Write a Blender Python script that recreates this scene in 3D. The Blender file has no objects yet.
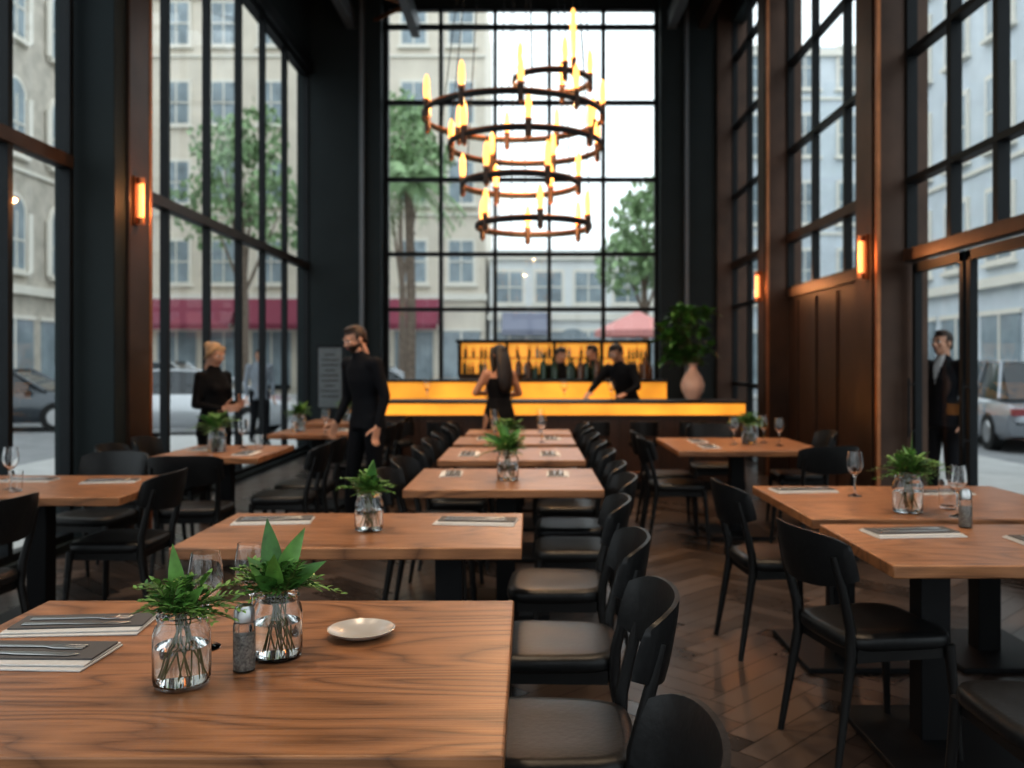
import bpy, bmesh, math, random
import numpy as np
from mathutils import Vector, Matrix, Euler
random.seed(7)
sc=bpy.context.scene
COL=sc.collection
R=math.radians
# ------------------------------------------------------------------ materials
def newmat(name):
    m=bpy.data.materials.new(name); m.use_nodes=True
    nt=m.node_tree; b=nt.nodes['Principled BSDF']; return m,nt,b
def pm(name,col,rough=.5,metal=0,var=.0,scale=8,bump=0,spec=None,coat=0):
    m,nt,b=newmat(name)
    b.inputs['Roughness'].default_value=rough; b.inputs['Metallic'].default_value=metal
    if spec is not None: b.inputs['Specular IOR Level'].default_value=spec
    b.inputs['Coat Weight'].default_value=coat
    tc=nt.nodes.new('ShaderNodeTexCoord'); n=nt.nodes.new('ShaderNodeTexNoise')
    n.inputs['Scale'].default_value=scale; n.inputs['Detail'].default_value=5
    nt.links.new(tc.outputs['Object'],n.inputs['Vector'])
    r=nt.nodes.new('ShaderNodeValToRGB')
    v=max(var,.03)
    r.color_ramp.elements[0].position=.3; r.color_ramp.elements[1].position=.7
    r.color_ramp.elements[0].color=(*[max(0,c*(1-v)) for c in col],1)
    r.color_ramp.elements[1].color=(*[min(1,c*(1+v)) for c in col],1)
    nt.links.new(n.outputs['Fac'],r.inputs['Fac']); nt.links.new(r.outputs['Color'],b.inputs['Base Color'])
    if bump:
        bp=nt.nodes.new('ShaderNodeBump'); bp.inputs['Strength'].default_value=bump; bp.inputs['Distance'].default_value=.01
        nt.links.new(n.outputs['Fac'],bp.inputs['Height']); nt.links.new(bp.outputs['Normal'],b.inputs['Normal'])
    return m
def emis(name,col,st,var=0,scale=4,base=None):
    m,nt,b=newmat(name)
    b.inputs['Base Color'].default_value=(*(base or col),1); b.inputs['Roughness'].default_value=.4
    b.inputs['Emission Strength'].default_value=st
    b.inputs['Emission Color'].default_value=(*col,1)
    if var:
        tc=nt.nodes.new('ShaderNodeTexCoord'); n=nt.nodes.new('ShaderNodeTexNoise'); n.inputs['Scale'].default_value=scale
        n.inputs['Detail'].default_value=4
        nt.links.new(tc.outputs['Object'],n.inputs['Vector'])
        r=nt.nodes.new('ShaderNodeValToRGB'); r.color_ramp.elements[0].position=.3; r.color_ramp.elements[1].position=.7
        r.color_ramp.elements[0].color=(*[c*(1-var) for c in col],1); r.color_ramp.elements[1].color=(*col,1)
        nt.links.new(n.outputs['Fac'],r.inputs['Fac']); nt.links.new(r.outputs['Color'],b.inputs['Emission Color'])
    return m
def wood(name,c1,c2,rough=.35,ax='X',scale=1.0,bump=.15,rings=30,rw=.26,p0=.25,p1=.85):
    m,nt,b=newmat(name)
    N=nt.nodes.new; L=nt.links.new
    tc=N('ShaderNodeTexCoord'); oi=N('ShaderNodeObjectInfo'); va=N('ShaderNodeVectorMath'); va.operation='ADD'
    ml=N('ShaderNodeMath'); ml.operation='MULTIPLY'; ml.inputs[1].default_value=17
    L(oi.outputs['Random'],ml.inputs[0]); L(tc.outputs['Object'],va.inputs[0]); L(ml.outputs[0],va.inputs[1])
    mp=N('ShaderNodeMapping')
    s={'X':(.30,1.3,1),'Y':(1.3,.30,1),'Z':(1.3,1,.3)}[ax]
    mp.inputs['Scale'].default_value=[k*scale for k in s]
    L(va.outputs[0],mp.inputs['Vector'])
    n1=N('ShaderNodeTexNoise'); n1.inputs['Scale'].default_value=2.4; n1.inputs['Detail'].default_value=2; n1.inputs['Distortion'].default_value=.3
    L(mp.outputs[0],n1.inputs['Vector'])
    mm=N('ShaderNodeMath'); mm.operation='MULTIPLY'; mm.inputs[1].default_value=rings
    L(n1.outputs['Fac'],mm.inputs[0])
    fr=N('ShaderNodeMath'); fr.operation='PINGPONG'; fr.inputs[1].default_value=1.0; L(mm.outputs[0],fr.inputs[0])
    pw=N('ShaderNodeMath'); pw.operation='POWER'; pw.inputs[1].default_value=.45; L(fr.outputs[0],pw.inputs[0])
    mp2=N('ShaderNodeMapping'); s2={'X':(3,110,110),'Y':(110,3,110),'Z':(80,80,2)}[ax]
    mp2.inputs['Scale'].default_value=s2; L(va.outputs[0],mp2.inputs['Vector'])
    n2=N('ShaderNodeTexNoise'); n2.inputs['Scale'].default_value=1.5; n2.inputs['Detail'].default_value=5; n2.inputs['Roughness'].default_value=.65; L(mp2.outputs[0],n2.inputs['Vector'])
    mx=N('ShaderNodeMath'); mx.operation='MULTIPLY_ADD'; mx.inputs[1].default_value=rw
    L(pw.outputs[0],mx.inputs[0]); 
    m3=N('ShaderNodeMath'); m3.operation='MULTIPLY'; m3.inputs[1].default_value=.85; L(n2.outputs['Fac'],m3.inputs[0]); L(m3.outputs[0],mx.inputs[2])
    r=N('ShaderNodeValToRGB'); r.color_ramp.elements[0].position=p0; r.color_ramp.elements[1].position=p1
    r.color_ramp.elements[0].color=(*c1,1); r.color_ramp.elements[1].color=(*c2,1)
    L(mx.outputs[0],r.inputs['Fac']); L(r.outputs['Color'],b.inputs['Base Color'])
    bp=N('ShaderNodeBump'); bp.inputs['Strength'].default_value=bump; bp.inputs['Distance'].default_value=.003
    L(mx.outputs[0],bp.inputs['Height']); L(bp.outputs['Normal'],b.inputs['Normal'])
    b.inputs['Roughness'].default_value=rough
    return m
def pane(name,tint=(.97,.99,.99),base=.03):
    m=bpy.data.materials.new(name); m.use_nodes=True; nt=m.node_tree; nt.nodes.clear()
    N=nt.nodes.new; L=nt.links.new
    o=N('ShaderNodeOutputMaterial'); mx=N('ShaderNodeMixShader'); t=N('ShaderNodeBsdfTransparent'); g=N('ShaderNodeBsdfGlossy')
    g.inputs['Roughness'].default_value=.01; t.inputs['Color'].default_value=(*tint,1)
    lw=N('ShaderNodeLayerWeight'); lw.inputs['Blend'].default_value=.5
    p=N('ShaderNodeMath'); p.operation='POWER'; p.inputs[1].default_value=5; L(lw.outputs['Facing'],p.inputs[0])
    a=N('ShaderNodeMath'); a.operation='MULTIPLY_ADD'; a.inputs[1].default_value=.5; a.inputs[2].default_value=base; a.use_clamp=True
    L(p.outputs[0],a.inputs[0]); L(a.outputs[0],mx.inputs[0]); L(t.outputs[0],mx.inputs[1]); L(g.outputs[0],mx.inputs[2]); L(mx.outputs[0],o.inputs[0])
    return m
def glassm(name,col=(1,1,1),rough=0,ior=1.45):
    m,nt,b=newmat(name); b.inputs['Base Color'].default_value=(*col,1); b.inputs['Transmission Weight'].default_value=1
    b.inputs['Roughness'].default_value=rough; b.inputs['IOR'].default_value=ior; return m

M={}
M['table']=wood('table_oak',(.075,.030,.013),(.36,.165,.075),.33,'X',1.0,.35,32,.46,.34,.98)
M['bronze']=pm('brushed_bronze',(.060,.034,.023),.42,.45,.25,3,.05)
M['copper']=pm('copper_trim',(.36,.15,.07),.35,.8,.15)
M['frame']=pm('black_frame_metal',(.009,.011,.013),.45,.2,.1,spec=.25)
M['slate']=pm('slate_paint',(.018,.025,.027),.6,0,.1,2,spec=.2)
M['black']=pm('black_steel',(.008,.008,.009),.5,.2,spec=.3)
M['leather']=pm('black_leather',(.0095,.0095,.0100),.38,0,.25,60,.10,spec=.30)
M['chairwood']=pm('black_stained_wood',(.008,.0075,.0075),.34,0,.2,20,spec=.4)
M['ceil']=pm('ceiling_dark',(.06,.052,.047),.7)
M['beam']=pm('beam_grey',(.13,.14,.15),.5,.3)
M['panelwood']=wood('walnut_panel',(.020,.009,.005),(.062,.028,.015),.45,'Z',.8)
M['pane']=pane('window_glass')
M['glass']=glassm('clear_glass')
M['water']=glassm('water',(.93,.96,.95),0,1.33)
M['leaf']=pm('leaf_green',(.05,.14,.028),.45,0,.45,25)
M['leaf2']=pm('leaf_bright',(.11,.24,.05),.45,0,.35,25)
M['stem']=pm('stem',(.09,.10,.03),.6)
M['linen']=pm('grey_white_linen',(.50,.49,.48),.85,0,.05,80,.2)
M['china']=pm('white_china',(.40,.37,.34),.25)
M['menu']=pm('charcoal_linen',(.085,.08,.08),.8)
M['steel']=pm('brushed_steel',(.45,.45,.45),.28,1)
M['onyx']=emis('backlit_onyx',(1,.41,.045),.98,.55,2.2)
M['onyx2']=emis('backlit_onyx_shelf',(1,.44,.07),.85,.45,3)
M['tube']=emis('amber_candle_tube',(1,.47,.12),2.2)
M['sconce']=emis('sconce_glow',(1,.38,.12),1.8)
M['asph']=pm('asphalt',(.22,.225,.23),.85,0,.15,3)
M['pave']=pm('sidewalk_concrete',(.42,.42,.41),.85,0,.12,2)
M['cream']=pm('cream_stucco',(.68,.62,.53),.9,0,.08,1)
M['white']=pm('white_stucco',(.74,.76,.76),.9,0,.05,1)
M['stone']=pm('limestone',(.50,.46,.40),.9,0,.2,2)
M['greyb']=pm('grey_render',(.58,.63,.67),.9,0,.08,1)
M['greycloth']=pm('grey_cloth',(.25,.28,.32),.9,0,.08,1)
M['trimw']=pm('pale_stone_trim',(.72,.69,.62),.8)
M['bwin']=pm('building_glass',(.26,.31,.34),.15,0,.3,1)
M['awred']=pm('maroon_awning',(.22,.045,.075),.8)
M['awgrey']=pm('grey_awning',(.19,.20,.26),.8)
M['tree']=pm('tree_leaf',(.25,.36,.19),.7,0,.4,3)
M['bark']=pm('bark',(.18,.14,.11),.9,0,.3,10)
M['terra']=pm('vase_ceramic',(.70,.47,.37),.4,0,.15,6)
M['rubber']=pm('tyre',(.015,.015,.015),.8)
M['carglass']=pm('car_glass',(.03,.035,.04),.08)
M['skin']=pm('skin',(.50,.27,.18),.5,0,.06)
M['skin2']=pm('skin_tan',(.40,.20,.12),.5,0,.06)
M['suit']=pm('dark_navy_suit',(.007,.008,.011),.8,0,.15,60,spec=.2)
M['blackcloth']=pm('black_cloth',(.007,.007,.008),.85,spec=.2)
M['shirt']=pm('white_shirt',(.5,.5,.5),.8)
M['hairdk']=pm('dark_hair',(.014,.009,.007),.5,0,.4,60)
M['hairbr']=pm('brown_hair',(.030,.016,.010),.55,0,.3,60)
M['hairbl']=pm('blonde_hair',(.36,.23,.12),.5,0,.3,60)
M['eye']=pm('eye_white',(.75,.73,.7),.2)
M['iris']=pm('iris_dark',(.03,.02,.015),.2)
M['lip']=pm('lips',(.36,.10,.08),.45)
M['shoe']=pm('shoe_leather',(.012,.01,.01),.3)
M['bottleg']=pm('bottle_dark_green',(.02,.05,.02),.1)
M['bottlea']=pm('bottle_amber',(.12,.045,.012),.1)
M['bottlec']=pm('bottle_clear',(.3,.32,.32),.1)

# ------------------------------------------------------------------ mesh builder
class G:
    def __init__(s): s.v=[];s.f=[];s.m=[];s.mats=[]
    def mi(s,m):
        if isinstance(m,str): m=M[m]
        if m not in s.mats: s.mats.append(m)
        return s.mats.index(m)
    def add(s,vs,fs,m):
        o=len(s.v); s.v+= [tuple(v) for v in vs]; i=s.mi(m)
        for f in fs: s.f.append(tuple(o+k for k in f)); s.m.append(i)
    def box(s,c,d,m,rz=0,rx=0,ry=0,taper=1):
        vs=[]
        E=Euler((rx,ry,rz)).to_matrix()
        for x,y,z in [(-1,-1,-1),(1,-1,-1),(1,1,-1),(-1,1,-1),(-1,-1,1),(1,-1,1),(1,1,1),(-1,1,1)]:
            t=taper if z<0 else 1
            vs.append(Vector(c)+E@Vector((x*d[0]/2*t,y*d[1]/2*t,z*d[2]/2)))
        s.add(vs,[(0,3,2,1),(4,5,6,7),(0,1,5,4),(1,2,6,5),(2,3,7,6),(3,0,4,7)],m)
    def bx(s,x0,x1,y0,y1,z0,z1,m): s.box(((x0+x1)/2,(y0+y1)/2,(z0+z1)/2),(x1-x0,y1-y0,z1-z0),m)
    def quad(s,a,b,c,d,m): s.add([a,b,c,d],[(0,1,2,3)],m)
    def tube(s,pts,rad,m,n=10,caps=True,xaxis=None):
        pts=[Vector(p) for p in pts]; rings=[]
        if not isinstance(rad,(list,tuple)): rad=[rad]*len(pts)
        prev=None
        for i,p in enumerate(pts):
            if i==0: t=pts[1]-p
            elif i==len(pts)-1: t=p-pts[i-1]
            else: t=(pts[i+1]-pts[i]).normalized()+(p-pts[i-1]).normalized()
            t.normalize()
            if xaxis is not None: u=Vector(xaxis)
            elif prev is None: u=Vector((1,0,0)) if abs(t.x)<.9 else Vector((0,1,0))
            else: u=prev
            u=(u-t*u.dot(t)).normalized(); prev=u; w=t.cross(u)
            r=rad[i]; rx,ry=(r if isinstance(r,(tuple,list)) else (r,r))
            rings.append([p+u*math.cos(a)*rx+w*math.sin(a)*ry for a in [2*math.pi*k/n for k in range(n)]])
        vs=[v for r in rings for v in r]; fs=[]
        for i in range(len(pts)-1):
            for k in range(n):
                k2=(k+1)%n; fs.append((i*n+k,i*n+k2,(i+1)*n+k2,(i+1)*n+k))
        if caps: fs.append(tuple(range(n))[::-1]); fs.append(tuple((len(pts)-1)*n+k for k in range(n)))
        s.add(vs,fs,m)
    def cyl(s,a,b,r1,r2,m,n=12): s.tube([a,b],[r1,r2],m,n)
    def sph(s,c,r,m,n=12,k=8,rot=None):
        if not isinstance(r,(tuple,list)): r=(r,r,r)
        vs=[];fs=[];c=Vector(c)
        E=rot if rot is not None else Matrix.Identity(3)
        vs.append(c+E@Vector((0,0,-r[2])))
        for j in range(1,k):
            th=-math.pi/2+math.pi*j/k
            for i in range(n):
                a=2*math.pi*i/n; vs.append(c+E@Vector((r[0]*math.cos(th)*math.cos(a),r[1]*math.cos(th)*math.sin(a),r[2]*math.sin(th))))
        vs.append(c+E@Vector((0,0,r[2]))); L=len(vs)-1
        for i in range(n): fs.append((0,1+(i+1)%n,1+i)); fs.append((L,L-n+i,L-n+(i+1)%n))
        for j in range(k-2):
            for i in range(n):
                a=1+j*n+i;b=1+j*n+(i+1)%n; fs.append((a,b,b+n,a+n))
        s.add(vs,fs,m)
    def capsule(s,a,b,r1,r2,m,n=12):
        s.cyl(a,b,r1,r2,m,n); s.sph(a,r1*.999,m,n,8); s.sph(b,r2*.999,m,n,8)
    def lathe(s,prof,c,m,n=24,closed=False):
        vs=[];fs=[];K=len(prof)
        for r,z in prof:
            for i in range(n):
                a=2*math.pi*i/n; vs.append((c[0]+r*math.cos(a),c[1]+r*math.sin(a),c[2]+z))
        for j in range(K if closed else K-1):
            for i in range(n):
                j2=(j+1)%K; fs.append((j*n+i,j*n+(i+1)%n,j2*n+(i+1)%n,j2*n+i))
        if not closed:
            fs.append(tuple(range(n))[::-1]); fs.append(tuple((K-1)*n+i for i in range(n)))
        s.add(vs,fs,m)
    def torus(s,c,Rr,r,m,n=48,k=8,h=None):
        prof=[(Rr+r*math.cos(a),(h or r)*math.sin(a)) for a in [2*math.pi*j/k for j in range(k)]]
        s.lathe(prof,c,m,n,True)
    def prism(s,poly,axis,a,b,m):
        def P(p,t):
            if axis=='X': return (t,p[0],p[1])
            if axis=='Y': return (p[0],t,p[1])
            return (p[0],p[1],t)
        n=len(poly); vs=[P(p,a) for p in poly]+[P(p,b) for p in poly]
        fs=[tuple(range(n))[::-1],tuple(range(n,2*n))]+[(i,(i+1)%n,n+(i+1)%n,n+i) for i in range(n)]
        s.add(vs,fs,m)
    def leaf(s,base,dirv,up,L,W,m,droop=.3,seg=5,fold=.25):
        base=Vector(base); d=Vector(dirv).normalized(); side=d.cross(Vector(up)).normalized() if d.cross(Vector(up)).length>1e-3 else Vector((1,0,0))
        nrm=side.cross(d)
        vs=[];fs=[]
        for i in range(seg+1):
            t=i/seg; w=W*.5*max(.02,math.sin(math.pi*min(1,(t*.93+.07))**.8))
            p=base+d*L*t+Vector((0,0,-droop*L*t*t))
            vs+= [p-side*w+nrm*w*fold, p, p+side*w+nrm*w*fold]
        for i in range(seg):
            a=i*3; fs+=[(a,a+1,a+4,a+3),(a+1,a+2,a+5,a+4)]
        s.add(vs,fs,m)
    def mesh(s,name,smooth=True,angle=35):
        me=bpy.data.meshes.new(name); me.from_pydata(s.v,[],s.f)
        for m in s.mats: me.materials.append(m)
        me.polygons.foreach_set('material_index',s.m)
        bm=bmesh.new(); bm.from_mesh(me); bmesh.ops.recalc_face_normals(bm,faces=bm.faces); bm.to_mesh(me); bm.free()
        if smooth:
            me.polygons.foreach_set('use_smooth',[True]*len(me.polygons)); me.set_sharp_from_angle(angle=R(angle))
        me.update(); return me
    def obj(s,name,loc=(0,0,0),rz=0,smooth=True,parent=None,bevel=0,angle=35):
        return put(s.mesh(name,smooth,angle),name,loc,rz,parent,bevel)
def put(me,name,loc=(0,0,0),rz=0,parent=None,bevel=0,scale=1):
    o=bpy.data.objects.new(name,me); COL.objects.link(o); o.location=loc; o.rotation_euler=(0,0,rz); o.scale=(scale,)*3
    if parent: o.parent=parent
    if bevel:
        b=o.modifiers.new('bevel','BEVEL'); b.width=bevel; b.segments=2; b.limit_method='ANGLE'; b.angle_limit=R(40)
    return o
def empty(name,loc=(0,0,0),rz=0,scale=1):
    o=bpy.data.objects.new(name,None); COL.objects.link(o); o.location=loc; o.rotation_euler=(0,0,rz); o.scale=(scale,)*3; o.empty_display_size=.1
    return o

XL,XR,YB,YF=-3.63,3.3,15.0,-4.0; ZC=7.6
# ------------------------------------------------------------------ floor (herringbone planks)
def herringbone():
    L,W=.60,.12; vs=[];fs=[];cols=[]
    me=bpy.data.meshes.new('floor')
    c45=math.cos(R(45)); 
    def addp(cx,cy,horizontal):
        hx,hy=(L/2,W/2) if horizontal else (W/2,L/2)
        hx-=.002;hy-=.002
        P=[]
        for dx,dy in [(-hx,-hy),(hx,-hy),(hx,hy),(-hx,hy)]:
            x,y=cx+dx,cy+dy; P.append((c45*(x-y),c45*(x+y)))
        X=sum(p[0] for p in P)/4; Y=sum(p[1] for p in P)/4
        if not(XL<X<XR and YF<Y<YB): return
        P=[(min(max(x,XL),XR),min(max(y,YF),YB)) for x,y in P]
        o=len(vs); vs.extend([(x,y,0) for x,y in P]); fs.append((o,o+1,o+2,o+3)); cols.append((random.random(),1. if horizontal else 0.))
    for i in range(-260,260):
        for j in range(-45,45):
            x0=i*W+j*L*1.0; y0=i*W-j*L*1.0
            addp(x0+L/2,y0+W/2,True)
            addp(x0-W/2, y0+L/2, False)
    me.from_pydata(vs,[],fs)
    at=me.color_attributes.new('plank','FLOAT_COLOR','CORNER')
    for i,c in enumerate(cols):
        for kk in range(4): at.data[i*4+kk].color=(c[0],c[1],0,1)
    m,nt,b=newmat('dark_herringbone_oak'); N=nt.nodes.new; Lk=nt.links.new
    a=N('ShaderNodeAttribute'); a.attribute_name='plank'
    sp=N('ShaderNodeSeparateColor'); Lk(a.outputs['Color'],sp.inputs[0])
    r=N('ShaderNodeValToRGB'); r.color_ramp.elements[0].color=(.012,.009,.0075,1); r.color_ramp.elements[1].color=(.074,.052,.042,1)
    tc=N('ShaderNodeTexCoord'); mp=N('ShaderNodeMapping'); mp.inputs['Rotation'].default_value=(0,0,R(45)); mp.inputs['Scale'].default_value=(18,18,1)
    Lk(tc.outputs['Object'],mp.inputs[0]); n=N('ShaderNodeTexNoise'); n.inputs['Scale'].default_value=1; n.inputs['Detail'].default_value=5; Lk(mp.outputs[0],n.inputs[0])
    mx=N('ShaderNodeMath'); mx.operation='MULTIPLY_ADD'; mx.inputs[1].default_value=.5; Lk(sp.outputs[0],mx.inputs[0])
    m2=N('ShaderNodeMath'); m2.operation='MULTIPLY'; m2.inputs[1].default_value=.3; Lk(n.outputs['Fac'],m2.inputs[0])
    m4=N('ShaderNodeMath'); m4.operation='MULTIPLY_ADD'; m4.inputs[1].default_value=.28; Lk(sp.outputs[1],m4.inputs[0]); Lk(m2.outputs[0],m4.inputs[2]); Lk(m4.outputs[0],mx.inputs[2])
    Lk(mx.outputs[0],r.inputs[0]); Lk(r.outputs[0],b.inputs['Base Color'])
    rr=N('ShaderNodeMath'); rr.operation='MULTIPLY_ADD'; rr.inputs[1].default_value=.2; rr.inputs[2].default_value=.22; Lk(mx.outputs[0],rr.inputs[0]); Lk(rr.outputs[0],b.inputs['Roughness'])
    me.materials.append(m); me.materials.append(M['black'])
    bm=bmesh.new(); bm.from_mesh(me)
    for z in (-.004,):
        q=[bm.verts.new(p) for p in [(XL-.2,YF-.2,z),(XR+.2,YF-.2,z),(XR+.2,YB+.3,z),(XL-.2,YB+.3,z)]]
        f=bm.faces.new(q); f.material_index=1
    bm.to_mesh(me); bm.free()
    put(me,'floor')
herringbone()

# ------------------------------------------------------------------ shell
g=G(); g.bx(XL-.25,XR+.25,YF-.2,YB+.3,ZC,ZC+.15,'ceil'); g.obj('ceiling')
g=G()
for y in (1.5,4.5,7.5,10.5,13.5):
    g.bx(XL,XR,y-.09,y+.09,ZC-.42,ZC,'beam'); g.bx(XL,XR,y-.13,y+.13,ZC-.46,ZC-.42,'copper')
g.obj('ceiling_beam')
g=G()
for x in (-2.9,-1.9,2.3,2.8):
    g.bx(x-.07,x+.07,YF,YB,ZC-.75,ZC-.47,'beam' if x<2.5 else 'bronze')
for y in range(-3,14,2):
    g.tube([(-2.9,y,ZC-.6),(-1.9,y+1,ZC-.6)],.03,'copper',8); g.tube([(-1.9,y+1,ZC-.6),(-2.9,y+2,ZC-.6)],.03,'copper',8)
g.obj('ceiling_truss')
def winwall(name,x,ys,zs,z0,z1,frame='frame',th=.07,dep=.09,main=None,sgn=1,glass=True):
    g=G()
    for y in ys: g.bx(x-dep/2,x+dep/2,y-th/2,y+th/2,z0,z1,frame)
    for z in zs:
        t=.05 if z!=main else .11
        g.bx(x-dep/2-.005,x+dep/2+.005,ys[0],ys[-1],z-t/2,z+t/2,frame)
    if main: g.bx(x+sgn*(dep/2+.006),x+sgn*(dep/2+.02),ys[0],ys[-1],main-.05,main+.05,'bronze')
    if glass: g.quad((x,ys[0],z0),(x,ys[-1],z0),(x,ys[-1],z1),(x,ys[0],z1),'pane')
    return g.obj(name)
winwall('window_1',XL,[7.85,8.95,10.1,11.2,12.2,13.3,14.6],[.08,3.0,6.1],0,6.15,main=3.0,dep=.08,th=.06)
winwall('window_2',XL,[-3.9,-2.6,-1.3,0,1.3,2.6,4.2,6.22,7.05],[.08,3.0,6.1],0,6.15,main=3.0,dep=.08,th=.06)
g=G(); g.bx(XL-.15,XL+.08,YF,YB,6.15,ZC,'slate'); g.bx(XL-.15,XL+.1,YF,YB,0,.05,'slate')
g.bx(XL-.1,XL+.12,YF,YB,6.12,6.32,'frame')
g.obj('wall_left')
g=G(); g.bx(XL-.15,-3.3,7.15,7.78,0,ZC,'slate'); g.bx(-3.31,-3.27,7.35,7.78,0,ZC,'bronze'); g.bx(-3.31,-3.262,7.74,7.79,0,ZC,'copper')
g.obj('column',bevel=.01)
g=G(); g.bx(XL-.15,-3.3,3.0,3.6,0,ZC,'slate'); g.bx(-3.31,-3.27,3.1,3.6,0,ZC,'bronze'); g.obj('column')
g=G(); g.bx(XL-.15,-2.42,14.6,15.2,0,ZC,'slate'); g.bx(-2.75,-2.68,14.5,14.6,0,ZC,'beam'); g.bx(2.12,3.02,14.6,15.2,0,ZC,'slate'); g.bx(2.5,2.56,14.5,14.6,0,ZC,'beam')
g.bx(3.02,XR+.2,14.5,15.2,0,ZC,'bronze'); g.bx(-2.42,2.12,14.9,15.2,0,.85,'slate'); g.bx(-2.42,2.12,14.9,15.2,7.35,ZC,'slate')
g.obj('wall_back')
g=G()
xs=[-2.38,-1.48,-.58,.32,1.22,2.1]
for x in xs: g.bx(x-.03,x+.03,14.92,15.06,.85,7.4,'frame')
for z in (.9,2.32,3.24,4.48,5.76,7.02,7.33): g.bx(-2.4,2.1,14.93,15.05,z-.03,z+.03,'frame')
g.quad((-2.4,15,.85),(2.1,15,.85),(2.1,15,7.4),(-2.4,15,7.4),'pane'); g.obj('window_3')
g=G()
g.bx(XR-.02,XR+.15,8.3,11.45,0,2.28,'panelwood')
for y in (8.9,9.6,10.3,11.0): g.bx(XR-.04,XR-.015,y-.02,y+.02,.1,2.2,'bronze')
g.bx(XR-.06,XR+.15,8.3,11.45,2.25,2.36,'bronze')
g.bx(XR-.05,XR+.15,YF,YB,6.9,ZC,'slate'); g.obj('wall_right')
winwall('window_4',XR,[11.95,12.7,13.5,14.5],[.1,1.1,2.33,3.0,4.1,5.2,6.3],0,6.9,th=.06,main=3.0,sgn=-1,dep=.08)
winwall('window_5',XR,[8.3,9.35,10.4,11.4],[2.36,3.0,4.1,5.2,6.3],2.33,6.9,th=.06,main=3.0,sgn=-1,dep=.08)
winwall('window_6',XR,[3.95,5.0,6.3,7.0,7.8],[2.33,3.0,4.1,5.2,6.3],2.33,6.9,th=.07,main=2.36,sgn=-1,dep=.09)
winwall('window_7',XR,[-3.9,-2.6,-1.3,0,1.3,3.4],[.1,2.33,3.0,4.1,5.2,6.3],0,6.9,th=.08,main=2.36,sgn=-1)
for (a,b) in ((6.80,7.70),(5.85,6.75),(4.92,5.80),(4.0,4.87)):
    g=G()
    for y in (a+.03,b-.03): g.bx(XR-.03,XR+.03,y-.03,y+.03,.01,2.28,'frame')
    g.bx(XR-.03,XR+.03,a,b,.01,.2,'frame'); g.bx(XR-.03,XR+.03,a,b,2.2,2.28,'frame')
    g.quad((XR,a,.2),(XR,b,.2),(XR,b,2.2),(XR,a,2.2),'pane'); g.cyl((XR-.08,b-.05,.8),(XR-.08,b-.05,1.3),.010,.010,'black',8)
    g.cyl((XR-.08,b-.05,.85),(XR-.02,b-.05,.85),.008,.008,'black',8);g.cyl((XR-.08,b-.05,1.25),(XR-.02,b-.05,1.25),.008,.008,'black',8)
    g.obj('door_1')
for (y0,y1) in ((11.42,11.95),(7.8,8.35),(3.4,3.95)):
    g=G(); g.bx(3.02,XR+.15,y0,y1,0,ZC,'bronze'); g.bx(3.0,3.03,y0-.02,y0+.03,0,ZC,'copper'); g.bx(3.0,3.06,y0+.1,y1-.1,0,ZC,'bronze'); g.obj('column')
g=G(); g.bx(XL-.15,XR+.15,YF-.2,YF,5.5,ZC,'slate')
for x in (XL,-1.8,0,1.8,XR): g.bx(x-.1,x+.1,YF-.2,YF,0,5.5,'slate')
g.obj('wall_front')

def sconce(loc,sgn,h=.30):
    g=G(); g.bx(-.01,.015,-.045,.045,-h/2-.05,h/2+.05,'copper'); g.cyl((.045,0,-h/2),(.045,0,h/2),.024,.024,'sconce',14); g.cyl((.045,0,-h/2-.04),(.045,0,-h/2+.01),.032,.032,'copper',14); g.cyl((.045,0,h/2-.01),(.045,0,h/2+.04),.032,.032,'copper',14)
    g.obj('wall_sconce',loc,0 if sgn>0 else math.pi)
    l=bpy.data.lights.new('sconce_lamp','POINT'); l.energy=13; l.color=(1,.42,.16); l.shadow_soft_size=.02
    o=bpy.data.objects.new('sconce_lamp',l); COL.objects.link(o); o.location=(loc[0]+.26*sgn,loc[1]-.02,loc[2])
sconce((-3.262,7.45,2.77),1); sconce((2.985,8.0,2.37),-1); sconce((2.985,11.65,2.42),-1)

# ------------------------------------------------------------------ furniture
def table(x0,x1,y0,y1,ped=1,name='dining_table'):
    cx,cy=(x0+x1)/2,(y0+y1)/2; w,d=x1-x0,y1-y0
    e=empty(name,(cx,cy,0))
    g=G(); g.box((0,0,.7275),(w,d,.045),'table'); g.obj('tabletop',parent=e,bevel=.005)
    g=G()
    for px in ([0] if ped==1 else [-w*.27,w*.27]):
        g.box((px,0,.36),(.11,.11,.68),'black'); g.box((px,0,.0125),(.5,min(.62,d*.75),.025),'black'); g.box((px,0,.695),(.3,d*.7,.02),'black')
    g.obj('pedestal',parent=e,bevel=.004)
    return e
table(-1.38,-.045,1.555,2.58,2)
table(-1.33,-.03,3.31,4.08,2)
table(-.685,.40,4.82,5.80)
table(-.65,.39,6.28,7.25)
table(-.65,.39,7.55,8.3)
table(-.62,.40,8.55,9.2)
table(1.22,2.50,3.02,3.80,2)
table(1.23,2.55,3.92,4.98,2)
table(1.15,2.32,6.95,8.2,1)
table(-3.35,-2.08,4.55,5.45,1)
table(-2.75,-1.95,6.45,7.45)
table(-2.5,-1.72,8.55,9.4)
table(-2.6,-1.75,10.1,10.9)

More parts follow.
